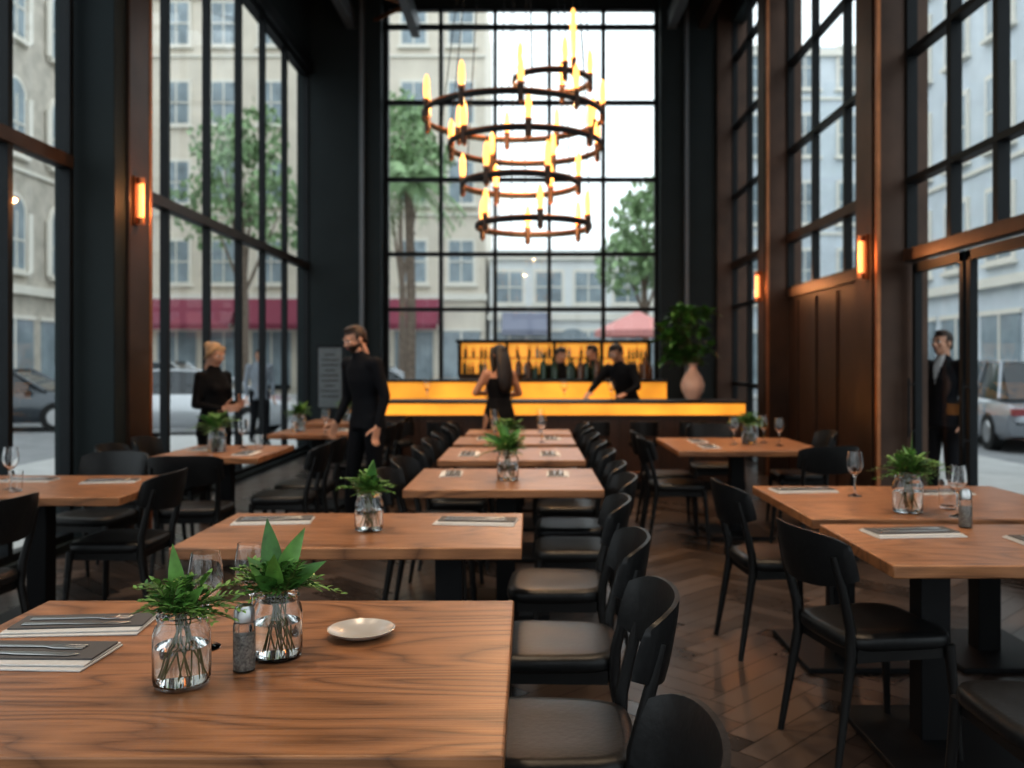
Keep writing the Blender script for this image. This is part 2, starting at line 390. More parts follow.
def chair_mesh():
    g=G(); 
    n=28; out=[]
    for k in range(n):
        a=2*math.pi*k/n; c,s_=math.cos(a),math.sin(a)
        p=.45; x=.225*math.copysign(abs(c)**p,c); y=.215*math.copysign(abs(s_)**p,s_)
        x*=1+.12*(y/.215)*.5; out.append((x,y))
    layers=[(.97,.425),(1,.435),(1.0,.458),(.97,.472),(.82,.478),(.4,.472)]
    vs=[];fs=[]
    for sc_,z in layers:
        for x,y in out: vs.append((x*sc_,y*sc_,z))
    for j in range(len(layers)-1):
        for k in range(n): fs.append((j*n+k,j*n+(k+1)%n,(j+1)*n+(k+1)%n,(j+1)*n+k))
    fs.append(tuple(range(n))[::-1]); fs.append(tuple((len(layers)-1)*n+k for k in range(n)))
    g.add(vs,fs,'leather')
    g.box((0,.17,.405),(.38,.025,.045),'chairwood'); g.box((0,-.17,.405),(.34,.025,.045),'chairwood')
    for s_ in (-1,1): g.box((s_*.185,0,.405),(.025,.34,.045),'chairwood')
    for s_ in (-1,1):
        g.tube([(s_*.225,.215,0),(s_*.20,.185,.43)],[.012,.02],'chairwood',10)
        g.tube([(s_*.21,-.255,0),(s_*.19,-.19,.40),(s_*.195,-.195,.50),(s_*.205,-.235,.66),(s_*.20,-.262,.76)],[.012,.020,.019,.016,.013],'chairwood',10)
    U,V=16,6; front=[];back=[]
    for j in range(V+1):
        v=j/V
        for i in range(U+1):
            u=-1+2*i/U
            top=.838-.035*abs(u)**3.5; bot=.635+.045*abs(u)**2.2
            z=bot+(top-bot)*v
            x=.235*math.sin(u*1.25)/math.sin(1.25)
            y=-.285+.095*(u*u)-.035*v
            t=.011*(1-.45*abs(2*v-1)**3)
            front.append((x,y+t,z)); back.append((x*1.03,y-t,z))
    N=len(front); W=U+1; fs=[]
    for j in range(V):
        for i in range(U):
            a=j*W+i; fs.append((a,a+1,a+1+W,a+W)); fs.append((N+a,N+a+W,N+a+W+1,N+a+1))
    for i in range(U):
        fs.append((i,N+i,N+i+1,i+1)); a=V*W+i; fs.append((a,a+1,N+a+1,N+a))
    for j in range(V):
        a=j*W; fs.append((a,a+W,N+a+W,N+a)); a=j*W+U; fs.append((a,N+a,N+a+W,a+W))
    g.add(front+back,fs,'leather')
    return g.mesh('dining_chair',True,60)
CH=chair_mesh()
def chair(x,y,face,j=4):
    put(CH,'dining_chair',(x,y,0),R(face+random.uniform(-j,j)))
for (x,y) in [(-.01,1.46),(.06,2.36),(.09,3.13),(.12,3.98),(.24,4.76),(.25,5.38),(.26,6.15),(.26,6.85),(.26,7.6),(.26,8.3),(.26,8.92)]:
    chair(x,y,90)
for (x,y) in [(-.54,5.0),(-.54,5.62),(-.52,6.42),(-.52,7.05),(-.52,7.7),(-.50,8.4),(-.50,9.0)]:
    chair(x,y,-90)
chair(-2.25,4.97,90,2); chair(-2.58,4.02,84); chair(-2.78,5.74,176); chair(-2.82,6.6,-92); 
chair(-1.80,6.60,90); chair(-1.80,7.2,90); chair(-1.62,8.7,90); chair(-1.62,9.25,90); chair(-1.65,10.2,90); chair(-1.65,10.75,90); chair(-2.85,7.25,-90); chair(-2.25,6.05,8)
chair(1.27,3.36,-78,2); chair(1.25,4.55,-84,2); chair(1.47,2.50,90,3)
chair(1.18,7.25,-90); chair(1.2,7.85,-90); chair(2.1,6.7,10); chair(2.35,7.9,90); chair(1.75,8.55,178)
chair(2.62,3.4,90); chair(2.6,4.5,90)

def stool_mesh():
    g=G(); g.lathe([(.02,0),(.2,0),(.2,.012),(.03,.03),(.025,.05),(.025,.68),(.1,.7),(.02,.7)],(0,0,0),'black',24)
    g.lathe([(.05,.70),(.19,.70),(.205,.72),(.205,.76),(.18,.785),(.05,.79)],(0,0,0),'leather',24)
    g.torus((0,0,.3),.14,.01,'black',24); 
    for a in (0,90,180,270): g.cyl((0,0,.3),(.14*math.cos(R(a)),.14*math.sin(R(a)),.3),.008,.008,'black',6)
    U=14; 
    for s_ in (-1,1): g.tube([(s_*.15,-.13,.74),(s_*.16,-.17,.95)],.012,'chairwood',8)
    fr=[];
    for v in range(3):
        for i in range(U+1):
            a=R(180+35+110*i/U); fr.append((.21*math.cos(a),.21*math.sin(a),.86+.1*v))
    N=len(fr); bk=[(x*1.12,y*1.12,z) for x,y,z in fr]; W=U+1; fs=[]
    for j in range(2):
        for i in range(U):
            a=j*W+i; fs+=[(a,a+1,a+1+W,a+W),(N+a,N+a+W,N+a+W+1,N+a+1)]
    for i in range(U): fs+=[(i,N+i,N+i+1,i+1),(2*W+i,2*W+i+1,N+2*W+i+1,N+2*W+i)]
    for j in range(2): fs+=[(j*W,(j+1)*W,N+(j+1)*W,N+j*W),(j*W+U,N+j*W+U,N+(j+1)*W+U,(j+1)*W+U)]
    g.add(fr+bk,fs,'leather'); return g.mesh('bar_stool')
ST=stool_mesh()
for x in (-1.4,-.95,.72,1.22,1.75): put(ST,'bar_stool',(x,9.72,0),R(random.uniform(-12,12)),scale=.76)

# ------------------------------------------------------------------ bar
g=G(); X0,X1=-1.63,2.42
g.bx(X0,X1,10.12,10.75,0,.82,'panelwood'); g.bx(X0-.01,X1+.01,10.09,10.78,.975,1.0,'black'); g.bx(X0,X1,10.11,10.75,.845,.975,'onyx'); g.bx(X0-.01,X1+.01,10.09,10.76,.82,.845,'bronze'); g.bx(X0,X1,10.10,10.12,0,.1,'black')
for x in np.arange(X0+.4,X1,.45): g.bx(x-.01,x+.01,10.105,10.125,.1,.8,'bronze')
g.cyl((X0+.1,9.98,.2),(X1-.1,9.98,.2),.02,.02,'copper',10)
g.obj('bar_counter')
g=G(); g.bx(-1.95,1.82,12.0,12.5,0,.90,'panelwood'); g.bx(-1.95,1.82,11.98,12.5,.90,1.175,'onyx'); g.bx(-1.98,1.85,11.95,12.55,1.175,1.205,'black'); g.obj('back_counter')
g=G(); g.bx(-1.1,1.87,13.95,14.3,0,1.24,'panelwood'); g.bx(-1.1,1.87,14.22,14.3,1.24,1.74,'onyx2'); g.bx(-1.15,1.92,13.93,14.32,1.74,1.79,'black'); g.bx(-1.1,1.87,13.93,14.3,1.22,1.26,'black'); g.bx(-1.1,1.87,14.0,14.22,1.50,1.515,'black')
for x in (-1.1,-.36,.38,1.12,1.86): g.bx(x-.02,x+.02,13.95,14.3,1.22,1.75,'black')
g.obj('bar_shelf')
g=G()
def bottle(g,x,y,z,h,m):
    r=h*.13; g.lathe([(r*.5,0),(r,.005),(r,h*.55),(r*.85,h*.63),(r*.35,h*.75),(r*.33,h*.97),(r*.4,h)],(x,y,z),m,10)
for i in range(46):
    x=-1.02+i*.0625
    if min(abs(x-q) for q in (-1.1,-.36,.38,1.12,1.86))<.05: continue
    if random.random()<.25: continue
    bottle(g,x,14.1+random.uniform(-.04,.04),1.262,random.uniform(.15,.235),random.choice(['bottleg','bottlea','bottlec','bottlea']))
    if random.random()<.7: bottle(g,x+.01,14.1,1.517,random.uniform(.13,.21),random.choice(['bottleg','bottlea','bottlec','bottlea']))
for i in range(30):
    bottle(g,-.2+random.uniform(0,1.9),12.2+random.uniform(-.12,.2),1.206,random.uniform(.2,.36),random.choice(['bottleg','bottlea','bottleg']))
g.obj('liquor_bottles')
g=G(); g.box((0,0,1.22),(.42,.04,.95),'frame'); g.box((0,-.022,1.22),(.35,.01,.86),pm('menu_sheet',(.12,.14,.15),.6,0,.1))
for i in range(9): g.box((0,-.029,1.55-i*.075),(.26 if i%3 else .16,.003,.014),'black')
g.box((0,0,.38),(.05,.03,.76),'frame'); g.box((0,0,.0125),(.4,.35,.025),'frame'); g.obj('menu_stand',(-2.88,13.0,0),R(-8))

def plant_mesh(seed,n,L,W,spread=.03,h0=0,mats=('leaf','leaf2')):
    # feathery sprigs: thin arching stems carrying paired small leaflets
    rnd=random.Random(seed); g=G()
    for i in range(n):
        a=rnd.uniform(0,2*math.pi); el=rnd.uniform(.15,1.35)
        d=Vector((math.cos(a)*math.cos(el),math.sin(a)*math.cos(el),math.sin(el))); l=L*rnd.uniform(.6,1.08)
        b=Vector((rnd.uniform(-spread,spread),rnd.uniform(-spread,spread),h0+rnd.uniform(-.01,.005)))
        pts=[b+d*l*t+Vector((0,0,-.38*l*t*t)) for t in (0,.25,.5,.75,1)]
        g.tube(pts,[.0012,.0011,.001,.0008,.0005],'stem',4)
        mt=rnd.choice(mats)
        for q in range(1,9):
            t=q/8; p=b+d*l*t+Vector((0,0,-.38*l*t*t)); sd=d.cross(Vector((0,0,1))).normalized()
            for s_ in (-1,1):
                g.leaf(p,d*.9+sd*s_*.8+Vector((0,0,rnd.uniform(-.3,.3))),(rnd.uniform(-.4,.4),rnd.uniform(-.4,.4),1),l*.30*(1.15-.6*t),W,mt,.25,3)
    return g
e=empty('potted_fern_vase',(1.88,10.4,1.0))
g=G(); g.lathe([(.05,0),(.075,.01),(.125,.1),(.14,.18),(.11,.27),(.055,.35),(.05,.39),(.075,.43),(.06,.43),(.04,.39),(.04,.3)],(0,0,0),'terra',28); g.obj('vase',parent=e)
g=G()
rnd=random.Random(5)
for k in range(50):
    a=rnd.uniform(0,6.28); r=rnd.uniform(.03,.30); tip=Vector((r*math.cos(a)-.08,r*math.sin(a),.42+rnd.uniform(.0,.62)))
    g.tube([(0,0,.35),tip*.5+Vector((0,0,.22)),tip],.005,'stem',5)
    for q in range(9):
        aa=rnd.uniform(0,6.28); ee=rnd.uniform(-.2,1.3); g.leaf(tip,(math.cos(aa)*math.cos(ee),math.sin(aa)*math.cos(ee),math.sin(ee)),(0,.2,1),rnd.uniform(.12,.20),.08,rnd.choice(['leaf','leaf','leaf2']),.35)
g.obj('foliage',parent=e,smooth=False)

# ------------------------------------------------------------------ chandelier
e=empty('ring_chandelier',(0,7.5,0))
rings=[(.18,0,3.77,.32,5),(-.14,0,3.47,.75,10),(-.04,.05,3.24,.64,7),(-.08,-.05,2.90,.48,6),(.03,.05,2.57,.48,6)]
g=G(); gt=G()
def candle(x,y,z,h=.26):
    g.cyl((x,y,z-.07),(x,y,z+.07),.024,.024,'bronze',12); g.cyl((x,y,z+.055),(x,y,z+.072),.029,.029,'copper',12); g.sph((x,y,z-.075),.016,'copper',8,6)
    gt.lathe([(.017,0),(.025,.04),(.027,h*.45),(.021,h-.04),(.010,h-.01),(.003,h)],(x,y,z+.072),'tube',12)
for ri,(cx,cy,z,r,n) in enumerate(rings):
    g.torus((cx,cy,z),r,.012,'black',72,8,.022)
    g.torus((cx,cy,z+.022),r,.009,'copper',72,6)
    for k in range(n):
        a=2*math.pi*(k+.5*(ri%2)+.15*ri)/n; candle(cx+r*math.cos(a),cy+r*math.sin(a),z,.20)
    for k in range(3):
        a=2*math.pi*(k/3)+ri*.5; g.cyl((cx+r*math.cos(a),cy+r*math.sin(a),z),(cx*.3+.25*math.cos(a),cy+.25*math.sin(a),ZC-.05),.004,.004,'black',6)
g.cyl((.36,0,4.15),(.36,0,ZC),.005,.005,'black',6); candle(.36,0,3.90,.42)
g.lathe([(.05,-.02),(.34,-.02),(.34,.06),(.05,.06)],(0,0,ZC-.06),'black',40)
g.obj('ring_frame',parent=e); gt.obj('candle_bulbs',parent=e)
for (x,z,en) in ((-.1,3.62,55),(.05,2.75,45),(.1,4.0,30)):
    l=bpy.data.lights.new('chandelier_lamp','POINT'); l.energy=en; l.color=(1,.55,.25); l.shadow_soft_size=.03
    o=bpy.data.objects.new('chandelier_lamp',l); COL.objects.link(o); o.location=(x,7.5,z); 

# ------------------------------------------------------------------ tabletop things
def jar_mesh():
    g=G()
    op=[(.045,0),(.055,.004),(.058,.02),(.058,.105),(.054,.122),(.047,.132),(.047,.138),(.050,.140),(.050,.146),(.047,.148),(.047,.158),(.0495,.160),(.0475,.162)]
    ip=[(.0445,.160),(.0445,.132),(.051,.120),(.055,.104),(.055,.02),(.051,.009),(.005,.009)]
    g.lathe(op+ip,(0,0,0),'glass',36); return g.mesh('jar')
JAR=jar_mesh()
def water_mesh():
    g=G(); g.lathe([(.005,.0115),(.050,.0115),(.0535,.021),(.0535,.085),(.005,.085)],(0,0,0),'water',36); return g.mesh('water')
WAT=water_mesh()
def stems_mesh(seed,broad):
    rnd=random.Random(seed); g=G()
    for i in range(14):
        a=rnd.uniform(0,6.28); r0=rnd.uniform(.01,.042); r1=rnd.uniform(.005,.032); b=a+rnd.uniform(1.5,4)
        g.tube([(r0*math.cos(a),r0*math.sin(a),.018),(r0*.6*math.cos(a+.8),r0*.6*math.sin(a+.8),.08),(r1*math.cos(b),r1*math.sin(b),.17)],[.0012,.0016,.002],'stem',5)
    return g
def jar_plant(loc,seed,kind='fern',s=1.0,L=.10,rot=None,extra=None):
    e=empty('mason_jar_plant',loc,random.uniform(0,3) if rot is None else rot,s)
    put(JAR,'jar',parent=e); put(WAT,'water',parent=e); stems_mesh(seed,0).obj('stems',parent=e)
    rnd=random.Random(seed)
    g=plant_mesh(seed,60,L*(1.08 if kind=='fern' else 1.0),.0085,.03,.158)
    nb=(6 if kind!='fern' else (2 if seed%2 else 0)) if extra is None else 0
    for k in range(nb):
        a=rnd.uniform(0,6.28); el=rnd.uniform(.5,1.4)
        g.leaf((0,0,.16),(math.cos(a)*math.cos(el),math.sin(a)*math.cos(el),math.sin(el)),(0,-.8,.6),L*rnd.uniform(1.05,1.4),.045,rnd.choice(['leaf','leaf2']),.12,7,.35)
    for (dx,dy,dz,l,w) in (extra or []):
        g.leaf((0,0,.15),(dx,dy,dz),(0,-.9,.5),l,w,rnd.choice(['leaf','leaf2']),.10,8,.35)
    g.obj('foliage',parent=e,angle=60)
    return e
T=.75
def wine_mesh():
    g=G()
    op=[(.034,0),(.035,.003),(.012,.007),(.0045,.014),(.004,.095),(.010,.105),(.030,.125),(.041,.155),(.040,.185),(.033,.228)]
    ip=[(.0315,.228),(.0385,.185),(.0395,.155),(.029,.127),(.008,.108),(.002,.106)]
    g.lathe(op+ip,(0,0,0),'glass',32); return g.mesh('wine_glass')
WG=wine_mesh()
def tumbler_mesh():
    g=G(); g.lathe([(.028,0),(.031,.002),(.036,.11),(.0345,.11),(.0295,.012),(.003,.012)],(0,0,0),'glass',28); return g.mesh('water_glass')
TG=tumbler_mesh()
def shaker_mesh():
    g=G(); g.lathe([(.018,0),(.021,.002),(.021,.088),(.019,.094),(.003,.094)],(0,0,0),'glass',24)
    g.lathe([(.004,.096),(.0195,.096),(.0195,.115),(.015,.126),(.004,.129)],(0,0,0),'steel',24)
    g.lathe([(.004,.004),(.017,.004),(.017,.07),(.004,.07)],(0,0,0),pm('pepper',(.22,.20,.18),.9,0,.5,200),20); return g.mesh('pepper_shaker')
SH=shaker_mesh()
def dish_mesh():
    g=G(); g.lathe([(.03,0),(.045,0),(.075,.012),(.088,.021),(.090,.023),(.087,.024),(.070,.015),(.045,.006),(.003,.005)],(0,0,0),'china',40); return g.mesh('side_plate')
DI=dish_mesh()
def napkin_mesh():
    g=G()
    for i,(w,d,m) in enumerate(((.30,.15,'linen'),(.29,.135,'linen'),(.285,.10,'menu'))):
        g.box((0.002*i,.006*i,.002+.004*i),(w,d,.0035),m,rz=.015*i)
    z=.0125
    k=[(-.115,-.008),(-.02,-.006),(.0,-.009),(.10,-.010),(.118,.0),(.10,.006),(-.02,.006),(-.115,.008)]
    g.prism([(x,y-.018) for x,y in k],'Z',z,z+.003,'steel')
    f=[(-.115,-.007),(.03,-.004),(.05,-.012),(.105,-.012),(.105,-.008),(.07,-.007),(.07,-.003),(.105,-.003),(.105,.003),(.07,.003),(.07,.007),(.105,.008),(.105,.012),(.05,.012),(.03,.004),(-.115,.007)]
    g.prism([(x,y+.022) for x,y in f],'Z',z,z+.003,'steel')
    return g.mesh('napkin_with_cutlery')
NP=napkin_mesh()
def nap(x,y,dark=False,rz=0,s=1): put(NP,'napkin_with_cutlery',(x,y,T),R(rz),bevel=.001,scale=s)
# table 1
jar_plant((-.735,1.90,T),11,'fern',1.02,.112,0,[(-.12,0,1,.16,.036),(.55,-.2,.7,.09,.03)]); jar_plant((-.585,2.08,T),4,'broad',1.0,.125,0,[(-.15,.1,1,.19,.05),(.35,0,.9,.18,.048),(.8,.1,.6,.14,.042),(-.6,.2,.7,.12,.042),(.1,-.5,.8,.14,.045),(-.2,-.6,.5,.11,.04)])
put(WG,'wine_glass',(-.775,2.15,T)); put(WG,'wine_glass',(-.70,2.26,T)); put(SH,'pepper_shaker',(-.632,1.99,T),scale=1.15); put(DI,'side_plate',(-.42,2.24,T),scale=.93)
nap(-1.16,2.32,False,4,1.15); nap(-1.17,2.08,False,-3,1.25)
# table 2
jar_plant((-.655,3.66,T),21,'fern',1.0,.12); nap(-1.10,3.86,False,6,1.1); nap(-.23,3.84,False,-6,1.15)
# table 3
jar_plant((-.13,5.25,T),8,'broad',1.1,.14); nap(-.48,5.5,False,-88,.9); nap(.17,5.5,False,88,.9)
jar_plant((-.17,6.9,T),14,'fern',1.1,.12); nap(-.45,6.7,False,90); nap(.15,6.7,False,90)
for (x,y) in ((-.3,7.7),(0.1,7.7),(-.35,8.8),(.1,8.85)): put(WG,'wine_glass',(x,y,T))
nap(-.4,8.05,False,90); nap(.2,8.05,False,90)
# right tables
jar_plant((1.72,4.10,T),23,'fern',1.15,.14); put(TG,'water_glass',(1.95,4.20,T),scale=1.2); put(WG,'wine_glass',(1.66,4.60,T)); put(SH,'pepper_shaker',(1.80,3.72,T),scale=1.25); put(WG,'wine_glass',(1.89,3.98,T))
nap(1.52,3.58,False,5,1.2); nap(1.45,4.78,False,5,1.1); nap(2.02,3.42,False,0,1.2); nap(2.15,4.7,False)
jar_plant((1.85,7.6,T),26,'fern',1.1,.13); put(WG,'wine_glass',(1.7,7.5,T)); put(WG,'wine_glass',(2.0,7.7,T)); put(WG,'wine_glass',(2.05,7.4,T)); nap(1.45,7.3,False,90); nap(1.45,7.8,False,90)
# left tables
put(WG,'wine_glass',(-2.80,4.85,T)); put(TG,'water_glass',(-2.72,4.76,T)); nap(-2.4,5.15,False,10); nap(-2.9,5.2,False)
jar_plant((-2.40,6.9,T),31,'fern',1.2,.14); nap(-2.12,6.75,False,90); nap(-2.58,7.1,False,90); put(WG,'wine_glass',(-2.3,7.2,T)); put(TG,'water_glass',(-2.15,7.15,T))
jar_plant((-2.3,8.95,T),34,'broad',1.15,.12); put(WG,'wine_glass',(-2.0,8.8,T)); nap(-1.9,9.1,False,90); jar_plant((-2.15,10.5,T),36,'fern',1.1,.12)
for x in (-1.2,-.2,.4,.95): put(WG,'wine_glass',(x,10.5,1.0))

# ------------------------------------------------------------------ people
def remesh_obj(g,name,voxel,sm=4):
    me=g.mesh('tmp'); ob=bpy.data.objects.new('tmp',me); COL.objects.link(ob)
    r=ob.modifiers.new('r','REMESH'); r.mode='VOXEL'; r.voxel_size=voxel; r.use_smooth_shade=True
    s=ob.modifiers.new('s','SMOOTH'); s.factor=.6; s.iterations=sm
    dg=bpy.context.evaluated_depsgraph_get(); dg.update()
    out=bpy.data.meshes.new_from_object(ob.evaluated_get(dg)); out.name=name
    bpy.data.objects.remove(ob); out.materials.clear()
    out.polygons.foreach_set('use_smooth',[True]*len(out.polygons)); return out
def centers(me):
    c=np.zeros(len(me.polygons)*3); me.polygons.foreach_get('center',c); return c.reshape(-1,3)
def hand(e,w,d,side,skin,curl=.35):
    w=Vector(w); d=Vector(d).normalized(); side=Vector(side); side=(side-d*side.dot(d)).normalized(); nr=d.cross(side)
    g=G(); g.capsule(w-d*.03,w+d*.01,.024,.023,skin)
    for k in range(4):
        o=(.026-.0175*k)
        g.capsule(w+d*.01+side*o*.6,w+d*.088+side*o,.016,.0115,skin,8)
        p=w+d*.088+side*o; dd=d.copy(); ln=[(.040,.026,.020),(.045,.029,.021),(.042,.027,.020),(.033,.021,.017)][k]; r=.0092
        dd=(d+side*(.12*(1.5-k)*.5)).normalized()
        for q in range(3):
            dd=(Matrix.Rotation(curl*(1 if q else .6),3,side)@dd).normalized(); p2=p+dd*ln[q]; g.capsule(p,p2,r,r*.92,skin,8); p=p2; r*=.92
    p=w+d*.03+side*.022; td=(d*.62+side*.75+nr*.15).normalized()
    for q,l in enumerate((.042,.032,.025)):
        p2=p+td*l; g.capsule(p,p2,.0125-.001*q,.0115-.001*q,skin,8); p=p2; td=(td+d*.35).normalized()
    me=remesh_obj(g,'hand',.0036,2); me.materials.append(M[skin]); put(me,'hand',parent=e)
def person(name,loc,face,height=1.75,J=None,skin='skin',top='suit',legs='suit',arms='suit',hair='hairdk',style='short',head=(0,0),shirt=False,dress=False,beard=False,fem=False,curl=.35):
    """local frame faces -Y ; face = degrees rotation about Z"""
    P=dict(pel=(0,0,.95),che=(0,.0,1.28),nk=(0,.01,1.46),hd=(0,-.015,1.625),
     shl=(.185,.01,1.41),ell=(.235,.03,1.13),wrl=(.24,-.04,.89),shr=(-.185,.01,1.41),elr=(-.235,.03,1.13),wrr=(-.24,-.04,.89),
     hil=(.09,0,.92),knl=(.10,-.015,.50),anl=(.105,.02,.09),hir=(-.09,0,.92),knr=(-.10,-.015,.50),anr=(-.105,.02,.09),
     sidel=(0,-1,0),sider=(0,-1,0),hdl=None,hdr=None)
    if fem:
        for k in ('shl','shr'): P[k]=(P[k][0]*.86,P[k][1],P[k][2])
        for k in ('ell','elr','wrl','wrr'): P[k]=(P[k][0]*.88,P[k][1],P[k][2])
    if J: P.update(J)
    V={k:(Vector(v) if v is not None else None) for k,v in P.items()}
    e=empty(name,loc,R(face),height/1.745)
    g=G(); prim=[]
    def cap(a,b,r1,r2,tag): g.capsule(a,b,r1,r2,'skin',14); prim.append((Vector(a),Vector(b),r1,r2,tag))
    ax=(V['shl']-V['shr']).normalized(); f=.90 if fem else 1.0
    pe,ch,nk=V['pel'],V['che'],V['nk']; wa=pe.lerp(ch,.5)
    hem=.055 if not(dress) else .0
    pts=[pe+Vector((0,0,-.11)),pe,wa,ch,ch.lerp(nk,.55),nk,nk+(V['hd']-nk)*.25]
    rad=[((.165+hem*.4)*(1.03 if fem else 1),.115+hem*.4),(.17*(1.03 if fem else 1),.12),(.142*f,.105*f),(.172*f,.125),(.172*f,.105),(.085,.075),(.055,.06)]
    g.tube(pts,rad,'skin',24,True,ax)
    for i in range(5): prim.append((pts[i],pts[i+1],(rad[i][0]+rad[i][1])/2,(rad[i+1][0]+rad[i+1][1])/2,'top'))
    if fem:
        for s_ in (-1,1): g.sph(ch+ax*s_*.07+Vector((0,-.085,.01)),(.058,.055,.058),'skin')
    cap(nk,nk+(V['hd']-nk)*.55,.055,.052,'skin')
    for s_ in 'lr':
        sh,el,wr=V['sh'+s_],V['el'+s_],V['wr'+s_]; k=.85 if fem else 1.0; 
        cap(sh.lerp(nk,.45)-Vector((0,0,.03)),sh,.058*k,.066*k,'top')
        cap(sh,el,.062*k,.047*k,'arm'); cap(el,wr,.047*k,.032*k,'arm')
        hi,kn,an=V['hi'+s_],V['kn'+s_],V['an'+s_]
        cap(hi,kn,.098,.066,'leg'); cap(kn,an,.064,.046,'leg')
        fd=Vector((kn.x-hi.x,0,0))*.3+Vector((0,-1,0)); fd.normalize()
        t=an+fd*.16+Vector((0,0,-.05)); cap(an+Vector((0,0.03,-.05)),t,.042,.034,'shoe'); cap(an,an+Vector((0,0,-.03)),.045,.045,'shoe')
    if dress:
        kn=(V['knl']+V['knr'])/2
        pts=[wa,pe,pe.lerp(kn,.55),pe.lerp(kn,1.0)]
        g.tube(pts,[(.14,.105),(.185,.135),(.20,.16),(.19,.16)],'skin',24,True,(1,0,0))
        for i in range(3): prim.append((pts[i],pts[i+1],.17,.18,'top'))
    me=remesh_obj(g,'body',.0125,5)
    mats=[M[skin],M[top],M[legs],M['shoe'],M['shirt'],M[arms]]
    for m in mats: me.materials.append(m)
    c=centers(me); best=np.full(len(c),1e9); idx=np.zeros(len(c),int); tg={'skin':0,'top':1,'leg':2,'shoe':3,'arm':5}
    for a,b,r1,r2,tag in prim:
        a_=np.array(a);d_=np.array(b)-a_; L2=max(1e-9,d_@d_); t=np.clip(((c-a_)@d_)/L2,0,1)
        ds=np.linalg.norm(c-(a_+t[:,None]*d_),axis=1)-(r1+(r2-r1)*t)
        k=ds<best; best[k]=ds[k]; idx[k]=tg[tag]
    low=c[:,2]<V['pel'].z-.13
    if not dress: idx[(idx==1)&low]=2
    if shirt:
        zz=c[:,2]; v=(idx==1)&(c[:,1]<-.03)&(np.abs(c[:,0]-ch.x)<np.clip((zz-1.24)*.24,0,.045))&(zz>1.24); idx[v]=4
    if dress: idx[(idx==1)&(c[:,2]>1.36)]=0
    me.polygons.foreach_set('material_index',idx.astype(np.int32)); me.update(); put(me,'body',parent=e)
    for s_ in 'lr':
        d=V['hd'+s_] if V['hd'+s_] is not None else (V['wr'+s_]-V['el'+s_])
        hand(e,V['wr'+s_],d,V['side'+s_],skin,curl)
    hE=empty('head'); hE.parent=e; hE.location=V['hd']; hE.rotation_euler=(R(head[0]),0,R(head[1]))
    g=G(); g.sph((0,.012,.022),(.074,.092,.083),'skin',20,14); g.sph((0,-.022,-.03),(.060,.066,.078),'skin',20,14); g.sph((0,-.045,-.082),(.034,.036,.030),'skin')
    g.capsule((0,-.088,.008),(0,-.103,-.027),.008,.0125,'skin'); g.sph((.012,-.092,-.03),.009,'skin'); g.sph((-.012,-.092,-.03),.009,'skin')
    for s_ in (-1,1): g.sph((s_*.074,.012,-.012),(.010,.020,.032),'skin'); g.sph((s_*.03,-.078,.024),(.022,.012,.007),'skin'); g.sph((s_*.04,-.06,-.02),(.022,.022,.02),'skin')
    g.sph((0,-.088,-.056),(.022,.010,.010),'skin')
    g.capsule((0,.02,-.04),(0,.03,-.14),.054,.056,'skin')
    me=remesh_obj(g,'face',.0062,2); me.materials.append(M[skin]); me.materials.append(M[hair]); me.materials.append(M['lip'])
    c=centers(me); idx=np.zeros(len(c),int)
    if beard: idx[(c[:,2]<-.042)&(c[:,1]<.02)&(c[:,2]>-.12)]=1
    idx[(np.abs(c[:,0])<.022)&(c[:,1]<-.088)&(np.abs(c[:,2]+.057)<.0075)]=2
    me.polygons.foreach_set('material_index',idx.astype(np.int32)); put(me,'face',parent=hE)
    g=G()
    for s_ in (-1,1):
        g.sph((s_*.030,-.076,.004),(.014,.012,.009),'eye'); g.sph((s_*.030,-.086,.004),(.006,.004,.006),'iris',8,6)
        g.box((s_*.031,-.090,.024),(.034,.006,.006),hair,ry=-s_*.1)
    g.obj('eyes',parent=hE)
    g=G(); n,k=28,18
    vs=[];fs=[]
    for j in range(k+1):
        th=-math.pi/2+math.pi*j/k
        for i in range(n):
            a=2*math.pi*i/n; d=Vector((math.cos(th)*math.cos(a),math.cos(th)*math.sin(a),math.sin(th)))
            wob=1+.02*math.sin(7*a+3*th)+.015*math.sin(13*a)
            vs.append(Vector((0,.018,.026))+Vector((d.x*.081*wob,d.y*.098*wob,d.z*.090*wob)))
    keep=lambda p: (p.z>.062 and p.y<=-.03) or (p.y>-.03 and p.z>-.005+(-.045 if p.y>.03 else .0)) or (p.y>.045 and p.z>-.075)
    for j in range(k):
        for i in range(n):
            q=(j*n+i,j*n+(i+1)%n,(j+1)*n+(i+1)%n,(j+1)*n+i)
            cc=sum((vs[t] for t in q),Vector())/4
            if keep(cc): fs.append(q)
    g.add(vs,fs,hair)
    if style=='short': g.sph((.005,-.008,.096),(.056,.062,.024),hair); g.sph((0,.08,-.03),(.055,.03,.05),hair)
    if style=='long':
        g.tube([(0,.03,.08),(0,.075,.0),(0,.095,-.12),(0,.10,-.26),(0,.09,-.40),(0,.08,-.46)],[(.06,.03),(.088,.045),(.098,.05),(.105,.045),(.085,.035),(.03,.015)],hair,18,True,(1,0,0))
        for s_ in (-1,1): g.tube([(s_*.05,-.03,.08),(s_*.083,-.01,.0),(s_*.09,.01,-.12),(s_*.10,.02,-.25)],[.03,.03,.03,.012],hair,10)
    if style=='bun':
        g.sph((0,.12,.05),(.045,.042,.042),hair); 
        for s_ in (-1,1): g.tube([(s_*.05,-.04,.075),(s_*.082,.0,.0),(s_*.07,.05,-.06)],[.022,.022,.012],hair,10)
    g.obj('hair',parent=hE,angle=180)
    return e
